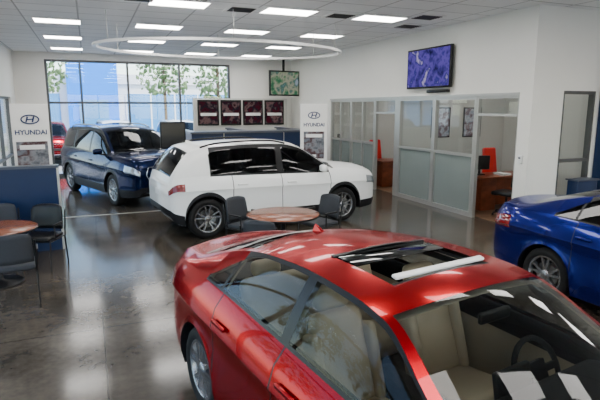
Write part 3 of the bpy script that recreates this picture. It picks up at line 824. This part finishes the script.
# ---------------------------------------------------------------- office furniture
def desk(x, y, rz):
    E = empty('office_desk', (x, y, 0.012), rz)
    rbox('top', (1.6, .75, .04), (0, 0, .74), M['wood'], E, .01)
    rbox('modesty_panel', (1.5, .03, .62), (0, -.28, .42), M['wood'], E, .005)
    rbox('pedestal_1', (.42, .62, .72), (-.55, 0, .36), M['wood'], E, .008); rbox('pedestal_2', (.42, .62, .72), (.55, 0, .36), M['wood'], E, .008)
    for k in range(3): rbox('drawer_%d' % k, (.38, .02, .2), (-.55, .32, .14+.23*k), M['wood'], E, .006)
def monitor(x, y, z, rz):
    E = empty('computer_monitor', (x, y, z), rz)
    rbox('screen', (.50, .04, .32), (0, 0, .28), M['black'], E, .01); rbox('stem', (.05, .03, .16), (0, .02, .10), M['black'], E, .008); rbox('foot', (.22, .16, .02), (0, .02, .01), M['black'], E, .006)
    boxes('display', [(-.235, .235, -.026, -.021, .14, .42)], M['scr4'], E)
desk(8.75, 9.15, 0); monitor(8.25, 9.25, .772, 2.9)
desk(8.55, 13.0, 0); monitor(9.0, 13.05, .772, 3.0)
desk(8.9, 16.6, 0)
def office_chair(x, y, rz, mat):
    E = empty('office_chair', (x, y, .012), rz)
    rbox('seat', (.5, .48, .09), (0, 0, .48), mat, E, .04); rbox('back', (.46, .08, .66), (0, -.25, .96), mat, E, .04, (.12, 0, 0), taper=(.85, 1))
    tube('column', [(0, 0, .06), (0, 0, .45)], .025, M['black'], E, False, True)
    tube('back_arm', [(0, -.05, .43), (0, -.30, .45), (0, -.29, .8)], .018, M['black'], E, False, True)
    for k in range(5):
        a = 2*math.pi*k/5
        tube('spoke_%d' % k, [(0, 0, .09), (.28*math.cos(a), .28*math.sin(a), .06)], .018, M['black'], E, False, True)
        rbox('caster_%d' % k, (.05, .05, .055), (.28*math.cos(a), .28*math.sin(a), .028), M['black'], E, .02)
office_chair(9.32, 9.85, math.pi, M['redpl']); office_chair(8.30, 13.75, math.pi, M['redpl']); office_chair(8.2, 8.3, .3, M['black']); office_chair(9.0, 17.4, math.pi, M['black'])
E = empty('desk_paper', (8.75, 9.05, .772)); boxes('stack', [(-.12, .12, -.16, .16, 0, .04)], M['paper'], E)
E = empty('framed_poster', (10.87, 10.1, 1.8)); boxes('frame', [(-.02, .02, -.45, .45, -.3, .3)], M['black'], E); boxes('print', [(-.028, -.02, -.41, .41, -.26, .26)], M['scr4'], E)
for px in (8.7, 9.75):
    E = empty('framed_poster', (px, 11.30, 1.9)); boxes('frame', [(-.3, .3, -.0, .025, -.4, .4)], M['black'], E); boxes('print', [(-.27, .27, -.008, .0, -.37, .37)], M['scr4'], E)
E = empty('framed_poster', (9.6, 7.165, 1.8)); boxes('frame', [(-.3, .3, -.02, .02, -.4, .4)], M['black'], E); boxes('print', [(-.27, .27, .02, .026, -.37, .37)], M['scr4'], E)
E = empty('thermostat', (XR-.02, 7.16, 1.35)); rbox('body', (.04, .10, .16), (0, 0, 0), M['white'], E, .01); rbox('dial', (.015, .05, .03), (-.02, 0, .03), M['greytop'], E, .004)
E = empty('navy_pillar'); boxes('panel', [(9.02, 9.75, 6.78, 6.98, .0, 3.35)], M['navy'], E); boxes('cap', [(8.99, 9.78, 6.75, 6.985, 3.35, 3.39)], M['dalu'], E)
E = empty('brochure_rack', (8.55, 6.8, 0)); rbox('stand', (.5, .25, .95), (0, 0, .475), M['navy'], E, .02); rbox('top', (.55, .3, .03), (0, 0, .965), M['greytop'], E, .008)

# ---------------------------------------------------------------- outside
boxes('ground', [(-90, 110, -60, 140, -.25, -.12)], M['asphalt'])
boxes('lawn', [(-60, 70, 33, 36, -.12, -.04), (-30, -9, -20, 18, -.12, -.06)], M['grass'])
boxes('sidewalk', [(-6, 14, 19.05, 20.6, -.12, -.02)], M['paper'])
E = empty('dealership_building')
boxes('hall', [(-22, -1.4, 46, 58, -.12, 4.9), (2.4, 30, 46, 58, -.12, 4.9)], M['white'], E)
boxes('windows', [(-20, -2, 45.9, 46, .3, 3.4), (3.0, 28, 45.9, 46, .3, 3.4)], M['facw'], E)
boxes('window_posts', [(-20+k*2.0, -19.88+k*2.0, 45.86, 45.9, .3, 3.4) for k in range(9)]+[(3.0+k*2.0, 3.12+k*2.0, 45.86, 45.9, .3, 3.4) for k in range(13)], M['paper'], E)
boxes('portal', [(-1.4, 2.4, 44.8, 58, -.12, 6.4)], M['bglass'], E)
boxes('portal_door', [(-.6, 1.6, 44.7, 44.8, -.12, 2.9)], M['facw'], E)
boxes('fascia', [(-22, -1.4, 45.8, 46, 4.2, 5.0), (2.4, 30, 45.8, 46, 4.2, 5.0)], M['paper'], E)
def tree(x, y, h, r):
    E = empty('tree', (x, y, -.04))
    tube('trunk', [(0, 0, 0), (.05, .03, h*.3), (-.04, 0, h*.6), (0, 0, h*.85)], .10, M['bark'], E)
    bm = bmesh.new()
    for k in range(480):
        a = random.uniform(0, 6.28); q = random.random()**.5*r; zz = h*.48+random.uniform(0, .52)*h
        q *= math.sqrt(max(.15, 1-((zz-h*.72)/(h*.3))**2))
        mt = Matrix.Translation((q*math.cos(a), q*math.sin(a), zz)) @ Euler((random.uniform(0, 3), random.uniform(0, 3), random.uniform(0, 3))).to_matrix().to_4x4() @ Matrix.Diagonal((1, .7, .35, 1))
        bmesh.ops.create_icosphere(bm, subdivisions=1, radius=random.uniform(.08, .20), matrix=mt)
    me = bpy.data.meshes.new('crown'); bm.to_mesh(me); bm.free(); add_obj('crown', me, E, [M['leaf']])
tree(-2.5, 34.5, 6.8, 1.7); tree(4.7, 34.5, 6.6, 1.8); tree(8.2, 34.5, 6, 1.6); tree(-8, 34.5, 7, 2.2)
tree(-12, 8, 6, 2.4); tree(-13, 14, 6.5, 2.4); tree(-12, 1, 6, 2.4)
for (x, y, p) in ((-1.7, 25.5, P_red), (1.2, 26.0, P_white), (4.2, 25.6, P_white), (7.2, 25.7, P_navy)):
    build_car('suv', scale_keys(SUV, 1.1, 1.05, 1.12), (x, y, -.12), -math.pi/2+.1, p, M['tglass'], M['dash'], suv=True, interior=False)

# ---------------------------------------------------------------- light
w = bpy.data.worlds.new('World'); C.scene.world = w; w.use_nodes = True
nt = w.node_tree; bg = nt.nodes['Background']
sky = nt.nodes.new('ShaderNodeTexSky'); sky.sky_type = 'NISHITA'; sky.sun_disc = False; sky.sun_elevation = math.radians(48); sky.sun_rotation = math.radians(150)
nt.links.new(sky.outputs[0], bg.inputs[0]); bg.inputs[1].default_value = .85
sl = bpy.data.lights.new('sun', 'SUN'); sl.energy = 8; sl.angle = .01; sl.color = (1, .96, .9)
so = bpy.data.objects.new('sun', sl); root.objects.link(so); so.location = (20, -20, 30)
so.rotation_euler = Vector((-.35, .55, -1.0)).to_track_quat('-Z', 'Y').to_euler()

# ---------------------------------------------------------------- camera
cd = bpy.data.cameras.new('camera'); cd.sensor_width = 36; cd.lens = 510/600*36; cd.clip_start = .05; cd.clip_end = 400
co = bpy.data.objects.new('camera', cd); root.objects.link(co)
yaw = math.radians(22.3); pit = math.radians(10.3)
fwd = Vector((math.sin(yaw)*math.cos(pit), math.cos(yaw)*math.cos(pit), -math.sin(pit)))
co.location = (0, 0, H); co.rotation_euler = fwd.to_track_quat('-Z', 'Y').to_euler()
C.scene.camera = co
